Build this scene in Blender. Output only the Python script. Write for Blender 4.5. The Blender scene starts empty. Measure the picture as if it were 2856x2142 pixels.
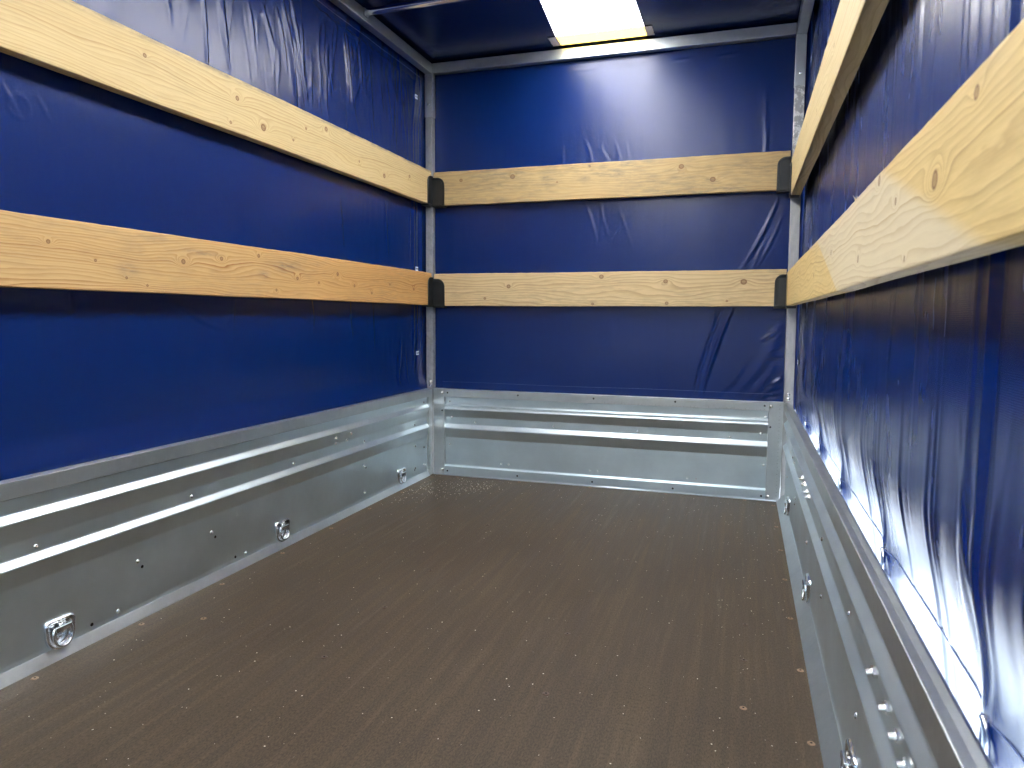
import bpy, bmesh, math, random
import numpy as np
from mathutils import Vector, Matrix

sc = bpy.context.scene
random.seed(7)
rng = np.random.default_rng(11)
COL = sc.collection
# ------------------------------------------------------------------ camera
CAM = Vector((1.1833, -2.6171, 0.6379))
RIGHT = Vector((0.95111653, 0.30875171, 0.00705184))
UP = Vector((-0.03543628, 0.08642226, 0.99562818))
FWD = Vector((-0.30679246, 0.94720831, -0.09313865))
cd = bpy.data.cameras.new('camera')
cam = bpy.data.objects.new('camera', cd)
COL.objects.link(cam)
cam.matrix_world = Matrix(((RIGHT.x, UP.x, -FWD.x, CAM.x), (RIGHT.y, UP.y, -FWD.y, CAM.y), (RIGHT.z, UP.z, -FWD.z, CAM.z), (0, 0, 0, 1)))
cd.sensor_width = 36.0
cd.lens = 36.0 * 1982.05 / 2856.0
cd.clip_start = 0.02
cd.clip_end = 500
cd.dof.use_dof = True
cd.dof.focus_distance = 2.0
cd.dof.aperture_fstop = 13.0
sc.camera = cam
# ------------------------------------------------------------------ world, sun, exposure
SUN_EL, SUN_AZ = math.radians(62), math.radians(40)      # azimuth from +y towards +x
w = bpy.data.worlds.new("World"); sc.world = w; w.use_nodes = True
nt = w.node_tree; nt.nodes.clear()
sky = nt.nodes.new('ShaderNodeTexSky'); sky.sky_type = 'NISHITA'; sky.sun_disc = False
sky.sun_elevation = SUN_EL; sky.sun_rotation = SUN_AZ
sky.air_density = 1.0; sky.dust_density = 3.0; sky.ozone_density = 1.0
bg = nt.nodes.new('ShaderNodeBackground'); bg.inputs[1].default_value = 0.15
wo = nt.nodes.new('ShaderNodeOutputWorld')
nt.links.new(sky.outputs[0], bg.inputs[0]); nt.links.new(bg.outputs[0], wo.inputs[0])
sd = bpy.data.lights.new('sun', 'SUN'); sd.energy = 5.0; sd.angle = math.radians(0.5); sd.color = (1.0, 0.96, 0.91)
sun = bpy.data.objects.new('sun', sd); COL.objects.link(sun)
sdir = Vector((math.sin(SUN_AZ) * math.cos(SUN_EL), math.cos(SUN_AZ) * math.cos(SUN_EL), math.sin(SUN_EL)))
sun.rotation_euler = sdir.to_track_quat('Z', 'Y').to_euler()
sun.location = (4, 6, 8)
sc.view_settings.view_transform = 'Standard'; sc.view_settings.look = 'None'
sc.view_settings.exposure = 3.97; sc.view_settings.gamma = 1.0
sc.cycles.use_denoising = True
sc.cycles.sample_clamp_indirect = 6.0
sc.cycles.diffuse_bounces = 6; sc.cycles.glossy_bounces = 6; sc.cycles.max_bounces = 10; sc.cycles.transmission_bounces = 6
sc.cycles.caustics_reflective = True

# ------------------------------------------------------------------ dims
W = 1.318; H = 1.578; HR = 1.615; HS = 0.352; ROOF = 1.627
YE = -3.6            # rear end, mostly closed by an added curtain

# ------------------------------------------------------------------ node helper
class NB:
    def __init__(s, name):
        s.m = bpy.data.materials.new(name); s.m.use_nodes = True
        s.t = s.m.node_tree; s.t.nodes.clear()
        s.out = s.t.nodes.new('ShaderNodeOutputMaterial')
    def n(s, typ, ins=None, **kw):
        x = s.t.nodes.new(typ)
        for k, v in kw.items(): setattr(x, k, v)
        for k, v in (ins or {}).items():
            if isinstance(v, bpy.types.NodeSocket): s.t.links.new(v, x.inputs[k])
            else: x.inputs[k].default_value = v
        return x
    def math(s, op, a, b=0.0, c=0.0, clamp=False):
        x = s.n('ShaderNodeMath', {0: a, 1: b, 2: c}, operation=op); x.use_clamp = clamp
        return x.outputs[0]
    def noise(s, vec, scale, detail=3, rough=0.5, dist=0.0):
        return s.n('ShaderNodeTexNoise', {'Vector': vec, 'Scale': scale, 'Detail': detail, 'Roughness': rough, 'Distortion': dist}).outputs['Fac']
    def scalev(s, vec, sx, sy, sz, off=(0, 0, 0)):
        return s.n('ShaderNodeMapping', {'Vector': vec, 'Scale': (sx, sy, sz), 'Location': off}).outputs[0]
    def mix(s, f, a, b, blend='MIX'):
        x = s.n('ShaderNodeMix', data_type='RGBA', blend_type=blend)
        for k, v in ((0, f), (6, a), (7, b)):
            if isinstance(v, bpy.types.NodeSocket): s.t.links.new(v, x.inputs[k])
            else: x.inputs[k].default_value = v if k == 0 else (*v, 1) if len(v) == 3 else v
        return x.outputs[2]
    def ramp(s, f, lo, hi, tlo=0.0, thi=1.0):
        x = s.n('ShaderNodeMapRange', {0: f, 1: lo, 2: hi, 3: tlo, 4: thi}); x.clamp = True
        return x.outputs[0]
    def smooth(s, f, lo, hi):
        x = s.n('ShaderNodeMapRange', {0: f, 1: lo, 2: hi, 3: 0.0, 4: 1.0}, interpolation_type='SMOOTHSTEP')
        return x.outputs[0]
    def bump(s, h, strength, dist):
        return s.n('ShaderNodeBump', {'Height': h, 'Strength': strength, 'Distance': dist}).outputs[0]
    def obj(s): return s.n('ShaderNodeTexCoord').outputs['Object']
    def bsdf(s, **ins):
        x = s.n('ShaderNodeBsdfPrincipled')
        for k, v in ins.items():
            k = k.replace('_', ' ')
            if isinstance(v, bpy.types.NodeSocket): s.t.links.new(v, x.inputs[k])
            elif k == 'Base Color' : x.inputs[k].default_value = (*v, 1)
            else: x.inputs[k].default_value = v
        s.t.links.new(x.outputs[0], s.out.inputs[0])
        return x

def sep(b, v):
    x = b.n('ShaderNodeSeparateXYZ', {0: v}); return x.outputs

# ------------------------------------------------------------------ materials
def mat_metal(name, col, rough, spangle=0.06, dirt=0.0, seed=0.0):
    b = NB(name); o = b.obj()
    v = b.scalev(o, 1, 1, 1, (seed, seed, 0))
    sp = b.n('ShaderNodeTexVoronoi', {'Vector': v, 'Scale': 90.0}).outputs['Color']
    spf = b.math('MULTIPLY', sep(b, sp)[0], spangle)
    n1 = b.noise(v, 7.0, 4, 0.6)
    n2 = b.noise(v, 220.0, 2, 0.6)
    r = b.math('ADD', rough - 0.08, b.math('ADD', b.math('MULTIPLY', n1, 0.16), spf))
    c = b.mix(b.ramp(n1, 0.3, 0.75), tuple(k * 0.9 for k in col), tuple(min(1, k * 1.07) for k in col))
    c = b.mix(b.math('MULTIPLY', sep(b, sp)[0], spangle * 1.5), c, tuple(k * 0.6 for k in col))
    if dirt > 0:
        dn = b.noise(b.scalev(o, 1, 1, 1, (3 + seed, 1, 2)), 28.0, 6, 0.7)
        c = b.mix(b.math('MULTIPLY', b.ramp(dn, 0.52, 0.62), dirt), c, (0.85, 0.87, 0.86))
        r = b.math('ADD', r, b.math('MULTIPLY', b.ramp(dn, 0.52, 0.62), 0.3 * dirt))
    b.bsdf(Base_Color=c, Metallic=1.0, Roughness=r, Normal=b.bump(b.math('ADD', n2, b.math('MULTIPLY', n1, 3.0)), 0.12, 0.0006))
    return b.m
M_panel = mat_metal('galvanised_panel', (0.68, 0.775, 0.81), 0.40, 0.012)
M_rail = mat_metal('galvanised_rail', (0.60, 0.64, 0.65), 0.38, 0.05, 0.1, 4.0)
M_zinc = mat_metal('bright_zinc', (0.80, 0.84, 0.88), 0.16, 0.02)
M_bolt = mat_metal('bolt_zinc', (0.88, 0.88, 0.86), 0.25, 0.02)

def mat_post(name, lo, hi, amount):
    b = NB(name); o = b.obj(); z = sep(b, o)[2]
    n1 = b.noise(o, 32.0, 6, 0.72); n2 = b.noise(b.scalev(o, 1, 1, .3), 60.0, 5, 0.6)
    band = b.math('MULTIPLY', b.smooth(z, lo, lo + 0.1), b.math('SUBTRACT', 1.0, b.smooth(z, hi - 0.02, hi)))
    wht = b.math('MULTIPLY', b.ramp(n1, 0.47, 0.52), b.math('MULTIPLY', band, amount))
    base = b.mix(b.ramp(n2, 0.3, 0.7), (0.36, 0.37, 0.365), (0.50, 0.51, 0.50))
    c = b.mix(wht, base, (0.78, 0.80, 0.78))
    drk = b.math('MULTIPLY', b.ramp(n1, 0.60, 0.66), 0.25)
    c = b.mix(drk, c, (0.25, 0.24, 0.22))
    b.bsdf(Base_Color=c, Metallic=b.math('SUBTRACT', 0.85, b.math('MULTIPLY', wht, 0.5)), Roughness=b.math('ADD', 0.42, b.math('MULTIPLY', n1, 0.25)), Normal=b.bump(n1, 0.25, 0.0008))
    return b.m
M_post = mat_post('weathered_zinc_post', 0.3, 1.2, 0.2)
M_post_worn = mat_post('corroded_zinc_post', 1.15, 1.45, 1.0)

def mat_tarp(name, base, rough, wet=0.0):
    b = NB(name); o = b.obj()
    # woven scrim showing through the coating (two crossed fine waves)
    s = sep(b, o)
    u = b.math('ADD', s[0], s[1])
    wa = b.math('SINE', b.math('MULTIPLY', b.math('ADD', u, s[2]), 1700.0))
    wb = b.math('SINE', b.math('MULTIPLY', b.math('SUBTRACT', u, s[2]), 1700.0))
    weave = b.math('MULTIPLY', wa, wb)
    n1 = b.noise(b.scalev(o, 1, 1, 0.35), 9.0, 4, 0.6)
    n2 = b.noise(b.scalev(o, 1, 1, 0.15), 60.0, 4, 0.6)
    scuff = b.ramp(b.noise(b.scalev(o, 1, 1, 0.5, (5, 2, 1)), 3.0, 6, 0.7), 0.55, 0.8)
    c = b.mix(b.math('MULTIPLY', scuff, 0.05), base, (0.02, 0.05, 0.15))
    c = b.mix(b.math('MULTIPLY', n1, 0.3), c, tuple(k * 0.75 for k in base))
    h = b.math('ADD', b.math('MULTIPLY', weave, 0.05), b.math('ADD', b.math('MULTIPLY', n1, 0.45), b.math('MULTIPLY', n2, 0.22)))
    r = b.math('ADD', rough, b.math('MULTIPLY', b.math('SUBTRACT', n1, 0.5), 0.06))
    b.bsdf(Base_Color=c, Roughness=r, IOR=1.5, Specular_IOR_Level=0.45, Normal=b.bump(h, 0.5, 0.0014))
    return b.m
TB = (0.0, 0.0148, 0.108)
M_tarp = mat_tarp('blue_coated_tarpaulin', TB, 0.255)
M_tarp_r = mat_tarp('blue_coated_tarpaulin_side', TB, 0.27)

def mat_wood(name, base, dark, knots, seed, freq=130.0, grey=0.0, stains=(), pale=None, sharp=0.5, freckle=0.0, tone=None):
    """object coordinates: x along the plank, z across it"""
    b = NB(name); o = b.obj(); s = sep(b, o); X, Z = s[0], s[2]
    Yt = s[1]
    v = b.n('ShaderNodeCombineXYZ', {0: b.math('ADD', X, seed), 1: b.math('MULTIPLY', Yt, 3.0), 2: b.math('MULTIPLY', Z, 5.0)}).outputs[0]
    n1 = b.noise(v, 1.9, 2, 0.5)
    n3 = b.noise(v, 7.0, 3, 0.5)
    F = b.math('ADD', b.math('ADD', Z, b.math('MULTIPLY', Yt, 0.6)), b.math('ADD', b.math('MULTIPLY', n1, 0.085), b.math('MULTIPLY', n3, 0.012)))
    core = None
    for (kx, kz, r, amp) in knots:
        dx = b.math('SUBTRACT', X, kx); dz = b.math('SUBTRACT', Z, kz)
        d2 = b.math('ADD', b.math('POWER', b.math('MULTIPLY', dx, 1.0 / (3.2 * r)), 2.0), b.math('POWER', b.math('MULTIPLY', dz, 1.0 / (1.7 * r)), 2.0))
        g = b.math('EXPONENT', b.math('MULTIPLY', d2, -1.0))
        F = b.math('ADD', F, b.math('MULTIPLY', g, amp))
        dd = b.math('SQRT', b.math('ADD', b.math('POWER', b.math('MULTIPLY', dx, 1.0 / (1.1 * r)), 2.0), b.math('POWER', b.math('MULTIPLY', dz, 1.0 / r), 2.0)))
        k = b.math('SUBTRACT', 1.0, b.smooth(dd, 0.75, 1.15))
        ring = b.math('MULTIPLY', b.smooth(dd, 0.45, 0.85), k)
        kk = b.math('ADD', b.math('MULTIPLY', k, 0.55), b.math('MULTIPLY', ring, 0.45))
        core = kk if core is None else b.math('MAXIMUM', core, kk)
    t = b.math('MULTIPLY', F, freq)
    fr = b.math('FRACT', t)
    late = b.math('POWER', fr, 2.2)
    edge = b.math('SUBTRACT', 1.0, b.smooth(fr, 0.93, 1.0))
    late = b.math('MULTIPLY', late, edge)
    band = b.noise(b.n('ShaderNodeCombineXYZ', {0: 0.0, 1: 0.0, 2: F}).outputs[0], 60.0, 2, 0.5)
    late = b.math('MULTIPLY', late, b.ramp(band, 0.38, 0.64, 0.18, 1.5))
    fib = b.noise(b.n('ShaderNodeCombineXYZ', {0: b.math('MULTIPLY', X, 18.0), 1: b.math('MULTIPLY', Yt, 300.0), 2: b.math('MULTIPLY', Z, 420.0)}).outputs[0], 1.0, 3, 0.6)
    big = b.noise(b.n('ShaderNodeCombineXYZ', {0: b.math('ADD', b.math('MULTIPLY', X, 2.2), seed), 1: 0.0, 2: b.math('MULTIPLY', Z, 14.0)}).outputs[0], 1.0, 3, 0.5)
    c = b.mix(b.math('MULTIPLY', late, sharp), base, dark)
    c = b.mix(b.ramp(big, 0.35, 0.7, 0.0, 0.35), c, tuple(k * q for k, q in zip(base, (0.92, 0.83, 0.70))))
    c = b.mix(b.ramp(fib, 0.35, 0.75, 0.0, 0.18), c, tuple(k * 0.72 for k in dark))
    if tone is not None:      # the board is more orange towards one end
        c = b.mix(b.math('MULTIPLY', b.smooth(X, tone[0], tone[1]), 0.85), c, tuple(tone[2]), 'MULTIPLY')
    if pale is not None:      # a paler strip across part of the board
        for (x1, w1, x2, w2, tilt) in pale:
            q = b.math('ADD', X, b.math('MULTIPLY', Z, tilt))
            pf = b.math('MULTIPLY', b.smooth(q, x1 - w1, x1 + w1), b.math('SUBTRACT', 1.0, b.smooth(q, x2 - w2, x2 + w2)))
            c = b.mix(b.math('MULTIPLY', pf, 0.9), c, b.mix(b.math('MULTIPLY', late, sharp), (0.66, 0.57, 0.38), (0.42, 0.29, 0.13)))
    if core is not None:
        c = b.mix(core, c, (0.17, 0.065, 0.02))
    if grey > 0:
        gn = b.noise(b.n('ShaderNodeCombineXYZ', {0: b.math('ADD', b.math('MULTIPLY', X, 16.0), seed), 1: 0.0, 2: b.math('MULTIPLY', Z, 90.0)}).outputs[0], 1.0, 6, 0.7)
        gm = b.noise(b.n('ShaderNodeCombineXYZ', {0: b.math('ADD', b.math('MULTIPLY', X, 3.0), seed), 1: 2.0, 2: b.math('MULTIPLY', Z, 9.0)}).outputs[0], 1.0, 3, 0.6)
        gf = b.math('MULTIPLY', b.ramp(gn, 0.43, 0.62), b.ramp(gm, 0.35, 0.65))
        c = b.mix(b.math('MULTIPLY', gf, grey), c, (0.18, 0.15, 0.10))
    for (sx, sz, rx, rz, a) in stains:
        d2 = b.math('ADD', b.math('POWER', b.math('MULTIPLY', b.math('SUBTRACT', X, sx), 1.0 / rx), 2.0), b.math('POWER', b.math('MULTIPLY', b.math('SUBTRACT', Z, sz), 1.0 / rz), 2.0))
        g = b.math('EXPONENT', b.math('MULTIPLY', d2, -1.0))
        g = b.math('MULTIPLY', g, b.ramp(b.noise(v, 30.0, 5, 0.7), 0.35, 0.6))
        c = b.mix(b.math('MULTIPLY', g, a), c, (0.11, 0.10, 0.10))
    # dusty rubbed edges
    ed = b.math('MULTIPLY', b.smooth(Z, 0.050, 0.062), b.ramp(b.noise(v, 14.0, 5, 0.75), 0.42, 0.62))
    c = b.mix(b.math('MULTIPLY', ed, freckle), c, (0.20, 0.17, 0.12))
    hgt = b.math('ADD', b.math('MULTIPLY', late, 0.5), b.math('MULTIPLY', fib, 0.6))
    b.bsdf(Base_Color=c, Roughness=b.math('ADD', 0.52, b.math('MULTIPLY', fib, 0.15)), Specular_IOR_Level=0.35, Normal=b.bump(hgt, 0.3, 0.0005))
    return b.m

def mat_floor():
    b = NB('brown_phenolic_plywood'); o = b.obj(); s = sep(b, o)
    # wire mesh imprint
    wx = b.math('SINE', b.math('MULTIPLY', b.math('ADD', s[0], b.math('MULTIPLY', s[1], 0.12)), 2600.0))
    wy = b.math('SINE', b.math('MULTIPLY', s[1], 1800.0))
    mesh = b.math('MULTIPLY', wx, wy)
    st = b.noise(b.scalev(o, 46, 1.6, 1), 1.0, 5, 0.65)
    st2 = b.noise(b.scalev(o, 60, 3.5, 1, (2, 7, 0)), 1.0, 4, 0.65)
    gate = b.noise(o, 2.2, 3, 0.6)
    grain = b.noise(b.scalev(o, 420, 170, 1), 1.0, 3, 0.75)
    streak = b.math('MULTIPLY', b.ramp(st, 0.47, 0.66), b.ramp(gate, 0.25, 0.55))
    streak2 = b.math('MULTIPLY', b.ramp(st2, 0.50, 0.70), 0.7)
    f = b.math('MULTIPLY', b.math('MAXIMUM', streak, streak2), b.ramp(grain, 0.35, 0.65))
    base = b.mix(b.ramp(b.noise(o, 1.1, 3, 0.5), 0.35, 0.65), (0.038, 0.0255, 0.016), (0.047, 0.033, 0.021))
    c = b.mix(b.math('MULTIPLY', f, 0.75), base, (0.20, 0.145, 0.085))
    c = b.mix(b.ramp(grain, 0.40, 0.68, 0.0, 0.75), c, (0.100, 0.074, 0.048))
    dust = b.ramp(b.noise(o, 380.0, 2, 0.6), 0.74, 0.80)
    c = b.mix(b.math('MULTIPLY', dust, 0.5), c, (0.45, 0.40, 0.33))
    h = b.math('ADD', b.math('MULTIPLY', mesh, 0.5), b.math('MULTIPLY', grain, 0.6))
    b.bsdf(Base_Color=c, Specular_IOR_Level=0.22, Roughness=b.ramp(st, 0.3, 0.7, 0.46, 0.58), Normal=b.bump(h, 0.35, 0.0006))
    return b.m
M_floor = mat_floor()

def mat_simple(name, col, rough, metallic=0.0, bumpscale=0, bumpd=0.0003, var=0.15, spec=0.5):
    b = NB(name); o = b.obj()
    n = b.noise(o, bumpscale or 40.0, 4, 0.6)
    c = b.mix(n, tuple(k * (1 - var) for k in col), tuple(min(1.0, k * (1 + var)) for k in col))
    kw = {}
    if bumpscale: kw['Normal'] = b.bump(n, 0.4, bumpd)
    b.bsdf(Base_Color=c, Roughness=rough, Metallic=metallic, Specular_IOR_Level=spec, **kw)
    return b.m
M_black = mat_simple('black_moulded_plastic', (0.010, 0.013, 0.014), 0.42, 0, 300, 0.0002)
M_hole = mat_simple('painted_hole_shade', (0.004, 0.004, 0.004), 0.9)  # near-black colour on flat discs stands in for shade inside holes
M_rust = mat_simple('rusty_screw_head', (0.28, 0.185, 0.12), 0.6, 0.35, 500, 0.0003, 0.5)
M_screwdark = mat_simple('dull_screw_head', (0.10, 0.07, 0.055), 0.45, 0.6, 500, 0.0003, 0.4)
M_plate = mat_simple('pale_clip_plate', (0.72, 0.78, 0.84), 0.4, 0.0)
M_chip = mat_simple('pale_wood_chip', (0.88, 0.82, 0.68), 0.8)
M_tape = mat_simple('grey_tape', (0.80, 0.79, 0.80), 0.6, 0, 200)
M_seam = mat_simple('welded_seam_edge', (0.07, 0.11, 0.26), 0.45)
M_tick = mat_simple('dark_tick_mark', (0.22, 0.24, 0.24), 0.5, 0.5)
M_ground = mat_simple('pale_concrete_ground', (0.19, 0.21, 0.235), 0.9, 0, 12, 0.003, 0.2)
M_caulk = mat_simple('white_sealant_trim', (0.62, 0.70, 0.74), 0.3, 0.6)
M_thread = mat_simple('dark_rubber', (0.012, 0.012, 0.012), 0.6)

def mat_translucent(name, dcol, tcol, spots=True):
    b = NB(name); o = b.obj()
    n = b.noise(o, 5.0, 3, 0.5)
    sp = b.ramp(b.noise(b.scalev(o, 1, 1, 1, (1, 4, 0)), 30.0, 5, 0.75), 0.635, 0.66)
    tc = b.mix(b.math('MULTIPLY', n, 0.12), tcol, tuple(k * 0.8 for k in tcol))
    if spots: tc = b.mix(b.math('MULTIPLY', sp, 0.97), tc, (0.03, 0.03, 0.03))
    d = b.n('ShaderNodeBsdfDiffuse', {'Color': (*dcol, 1)}); t = b.n('ShaderNodeBsdfTranslucent', {'Color': tc})
    g = b.n('ShaderNodeBsdfGlossy', {'Color': (1, 1, 1, 1), 'Roughness': 0.35})
    m1 = b.n('ShaderNodeMixShader', {0: 0.92, 1: d.outputs[0], 2: t.outputs[0]})
    m2 = b.n('ShaderNodeMixShader', {0: 0.04, 1: m1.outputs[0], 2: g.outputs[0]})
    b.t.links.new(m2.outputs[0], b.out.inputs[0])
    return b.m
M_sky = mat_translucent('translucent_white_sheet', (0.85, 0.85, 0.85), (0.92, 0.93, 0.93))
M_yel = mat_translucent('translucent_cream_strip', (0.62, 0.52, 0.26), (0.50, 0.42, 0.18), False)

# ------------------------------------------------------------------ object helpers
def tag(o, label=None, cat=None, group=None, kind=None):
    if label: o['label'] = label
    if cat: o['category'] = cat
    if group: o['group'] = group
    if kind: o['kind'] = kind
    return o
def empty(name, loc=(0, 0, 0)):
    o = bpy.data.objects.new(name, None); COL.objects.link(o); o.location = loc; o.empty_display_size = 0.05
    return o
def link(name, me, mats, parent=None, loc=None, rot=None):
    o = bpy.data.objects.new(name, me); COL.objects.link(o)
    if mats is not None and not me.materials:
        for m in (mats if isinstance(mats, (list, tuple)) else [mats]): me.materials.append(m)
    if parent is not None: o.parent = parent
    if loc is not None: o.location = loc
    if rot is not None: o.rotation_euler = rot
    return o
def bm_mesh(bm, name, smooth=False, offset=None):
    if offset is not None: bmesh.ops.translate(bm, vec=Vector(offset), verts=bm.verts)
    me = bpy.data.meshes.new(name); bm.normal_update(); bm.to_mesh(me); bm.free()
    if smooth: me.shade_smooth()
    return me
def box(bm, a, b, bev=0.0):
    a, b = Vector(a), Vector(b)
    lo = Vector((min(a.x, b.x), min(a.y, b.y), min(a.z, b.z))); hi = Vector((max(a.x, b.x), max(a.y, b.y), max(a.z, b.z)))
    r = bmesh.ops.create_cube(bm, size=1.0)
    for v in r['verts']:
        v.co = Vector(((v.co.x + .5) * (hi.x - lo.x) + lo.x, (v.co.y + .5) * (hi.y - lo.y) + lo.y, (v.co.z + .5) * (hi.z - lo.z) + lo.z))
    if bev > 0:
        es = list({e for v in r['verts'] for e in v.link_edges})
        bmesh.ops.bevel(bm, geom=es, offset=bev, segments=2, affect='EDGES', profile=0.6)
def cyl(bm, p, axis, r1, r2, h, seg=16, cap=True):
    axis = Vector(axis).normalized()
    q = Vector((0, 0, 1)).rotation_difference(axis).to_matrix().to_4x4()
    m = Matrix.Translation(Vector(p) + axis * h / 2) @ q
    bmesh.ops.create_cone(bm, cap_ends=cap, segments=seg, radius1=r1, radius2=r2, depth=h, matrix=m)
def dome(bm, p, axis, r, h, seg=14, rings=4):
    axis = Vector(axis).normalized(); q = Vector((0, 0, 1)).rotation_difference(axis).to_matrix()
    rows = []
    for i in range(rings + 1):
        a = math.pi / 2 * i / rings
        rr, zz = r * math.cos(a), h * math.sin(a)
        if i == rings: rows.append([bm.verts.new(Vector(p) + q @ Vector((0, 0, h)))])
        else: rows.append([bm.verts.new(Vector(p) + q @ Vector((rr * math.cos(2 * math.pi * k / seg), rr * math.sin(2 * math.pi * k / seg), zz))) for k in range(seg)])
    for i in range(rings):
        for k in range(seg):
            if i == rings - 1: bm.faces.new((rows[i][k], rows[i][(k + 1) % seg], rows[i + 1][0]))
            else: bm.faces.new((rows[i][k], rows[i][(k + 1) % seg], rows[i + 1][(k + 1) % seg], rows[i + 1][k]))
def tube(bm, pts, r, seg=12, closed=False):
    pts = [Vector(p) for p in pts]; n = len(pts); rows = []
    ref = None
    for i in range(n):
        if closed: t = (pts[(i + 1) % n] - pts[i - 1]).normalized()
        else: t = (pts[min(i + 1, n - 1)] - pts[max(i - 1, 0)]).normalized()
        if ref is None: ref = t.orthogonal().normalized()
        ref = (ref - t * ref.dot(t)).normalized(); bi = t.cross(ref)
        rr = r[i] if isinstance(r, (list, tuple)) else r
        rows.append([bm.verts.new(pts[i] + (ref * math.cos(2 * math.pi * k / seg) + bi * math.sin(2 * math.pi * k / seg)) * rr) for k in range(seg)])
    for i in range(n if closed else n - 1):
        A, B = rows[i], rows[(i + 1) % n]
        for k in range(seg): bm.faces.new((A[k], A[(k + 1) % seg], B[(k + 1) % seg], B[k]))
    if not closed:
        bm.faces.new(rows[0][::-1]); bm.faces.new(rows[-1])

def extrude_profile(name, prof, axis, a0, a1, thick, inward):
    """prof: list of (d, z): d = distance from the reference plane along `inward`; sheet metal strip with thickness."""
    bm = bmesh.new()
    # offset outwards for the back face
    n = len(prof); P = [Vector((d, z)) for d, z in prof]; Q = []
    for i in range(n):
        t = (P[min(i + 1, n - 1)] - P[max(i - 1, 0)]).normalized()
        nn = Vector((t.y, -t.x))
        if nn.x < 0: nn = -nn
        Q.append(P[i] - nn * thick)
    loop = P + Q[::-1]
    def pt(d, z, a):
        if axis == 'y': return Vector((inward[0] + inward[1] * d, a, z))
        return Vector((a, inward[0] + inward[1] * d, z))
    A = [bm.verts.new(pt(p.x, p.y, a0)) for p in loop]; B = [bm.verts.new(pt(p.x, p.y, a1)) for p in loop]
    m = len(loop)
    for i in range(m): bm.faces.new((A[i], A[(i + 1) % m], B[(i + 1) % m], B[i]))
    bm.faces.new(A[::-1]); bm.faces.new(B)
    bmesh.ops.recalc_face_normals(bm, faces=bm.faces)
    return bm
def rounded(prof, r=0.0025, seg=3):
    """round the corners of a polyline profile"""
    P = [Vector(p) for p in prof]; out = [P[0]]
    for i in range(1, len(P) - 1):
        a, b, c = P[i - 1], P[i], P[i + 1]
        l1 = min(r, (a - b).length * .45); l2 = min(r, (c - b).length * .45)
        p0 = b + (a - b).normalized() * l1; p1 = b + (c - b).normalized() * l2
        for k in range(seg + 1):
            t = k / seg
            out.append(p0 * (1 - t) ** 2 + b * 2 * t * (1 - t) + p1 * t * t)
    out.append(P[-1])
    return [(p.x, p.y) for p in out]

# numpy value noise -------------------------------------------------
def vnoise(x, y, seed):
    r = np.random.default_rng(seed); T = r.random((256, 256))
    xi = np.floor(x).astype(int); yi = np.floor(y).astype(int); fx = x - xi; fy = y - yi
    fx = fx * fx * (3 - 2 * fx); fy = fy * fy * (3 - 2 * fy)
    g = lambda a, b: T[a % 256, b % 256]
    return (g(xi, yi) * (1 - fx) + g(xi + 1, yi) * fx) * (1 - fy) + (g(xi, yi + 1) * (1 - fx) + g(xi + 1, yi + 1) * fx) * fy
def fbm(x, y, seed, oct=4, gain=0.5):
    s = 0; a = 1; t = 0
    for k in range(oct):
        s = s + a * vnoise(x * 2 ** k, y * 2 ** k, seed + k); t += a; a *= gain
    return s / t - 0.5
def ridge(U, V, p0, p1, width, amp, bow=0.0, sharp=1.0):
    """one fold of cloth: gaussian ridge along p0-p1, fading at both ends, bowed sideways"""
    d = np.array(p1, float) - np.array(p0, float); L = np.hypot(*d); d /= L; n = np.array([-d[1], d[0]])
    t = ((U - p0[0]) * d[0] + (V - p0[1]) * d[1]) / L
    s = (U - p0[0]) * n[0] + (V - p0[1]) * n[1] - bow * 4 * t * (1 - t)
    env = np.clip(np.sin(np.pi * np.clip(t, 0, 1)), 0, 1) ** 0.7
    wd = width * (0.5 + 0.5 * env)
    x = s / wd
    return amp * env * (np.exp(-np.abs(x) ** (2 * sharp)) - 0.35 * np.exp(-((x - 1.6) ** 2)))
def grid_mesh(name, P, smooth=True):
    """P: (nu,nv,3)"""
    nu, nv = P.shape[:2]
    me = bpy.data.meshes.new(name)
    idx = np.arange(nu * nv).reshape(nu, nv)
    F = np.stack([idx[:-1, :-1], idx[1:, :-1], idx[1:, 1:], idx[:-1, 1:]], -1).reshape(-1, 4)
    me.vertices.add(nu * nv); me.vertices.foreach_set('co', P.reshape(-1).astype(np.float32))
    me.loops.add(F.size); me.loops.foreach_set('vertex_index', F.reshape(-1).astype(np.int32))
    me.polygons.add(len(F)); me.polygons.foreach_set('loop_start', (np.arange(len(F)) * 4).astype(np.int32))
    me.polygons.foreach_set('use_smooth', np.ones(len(F), bool))
    me.update(calc_edges=True); me.validate()
    return me

# ------------------------------------------------------------------ ground outside
bm = bmesh.new()
bmesh.ops.create_grid(bm, x_segments=8, y_segments=8, size=150.0)
g = link('ground', bm_mesh(bm, 'ground'), M_ground, loc=(0, 0, -0.62)); tag(g, kind='structure')

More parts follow.
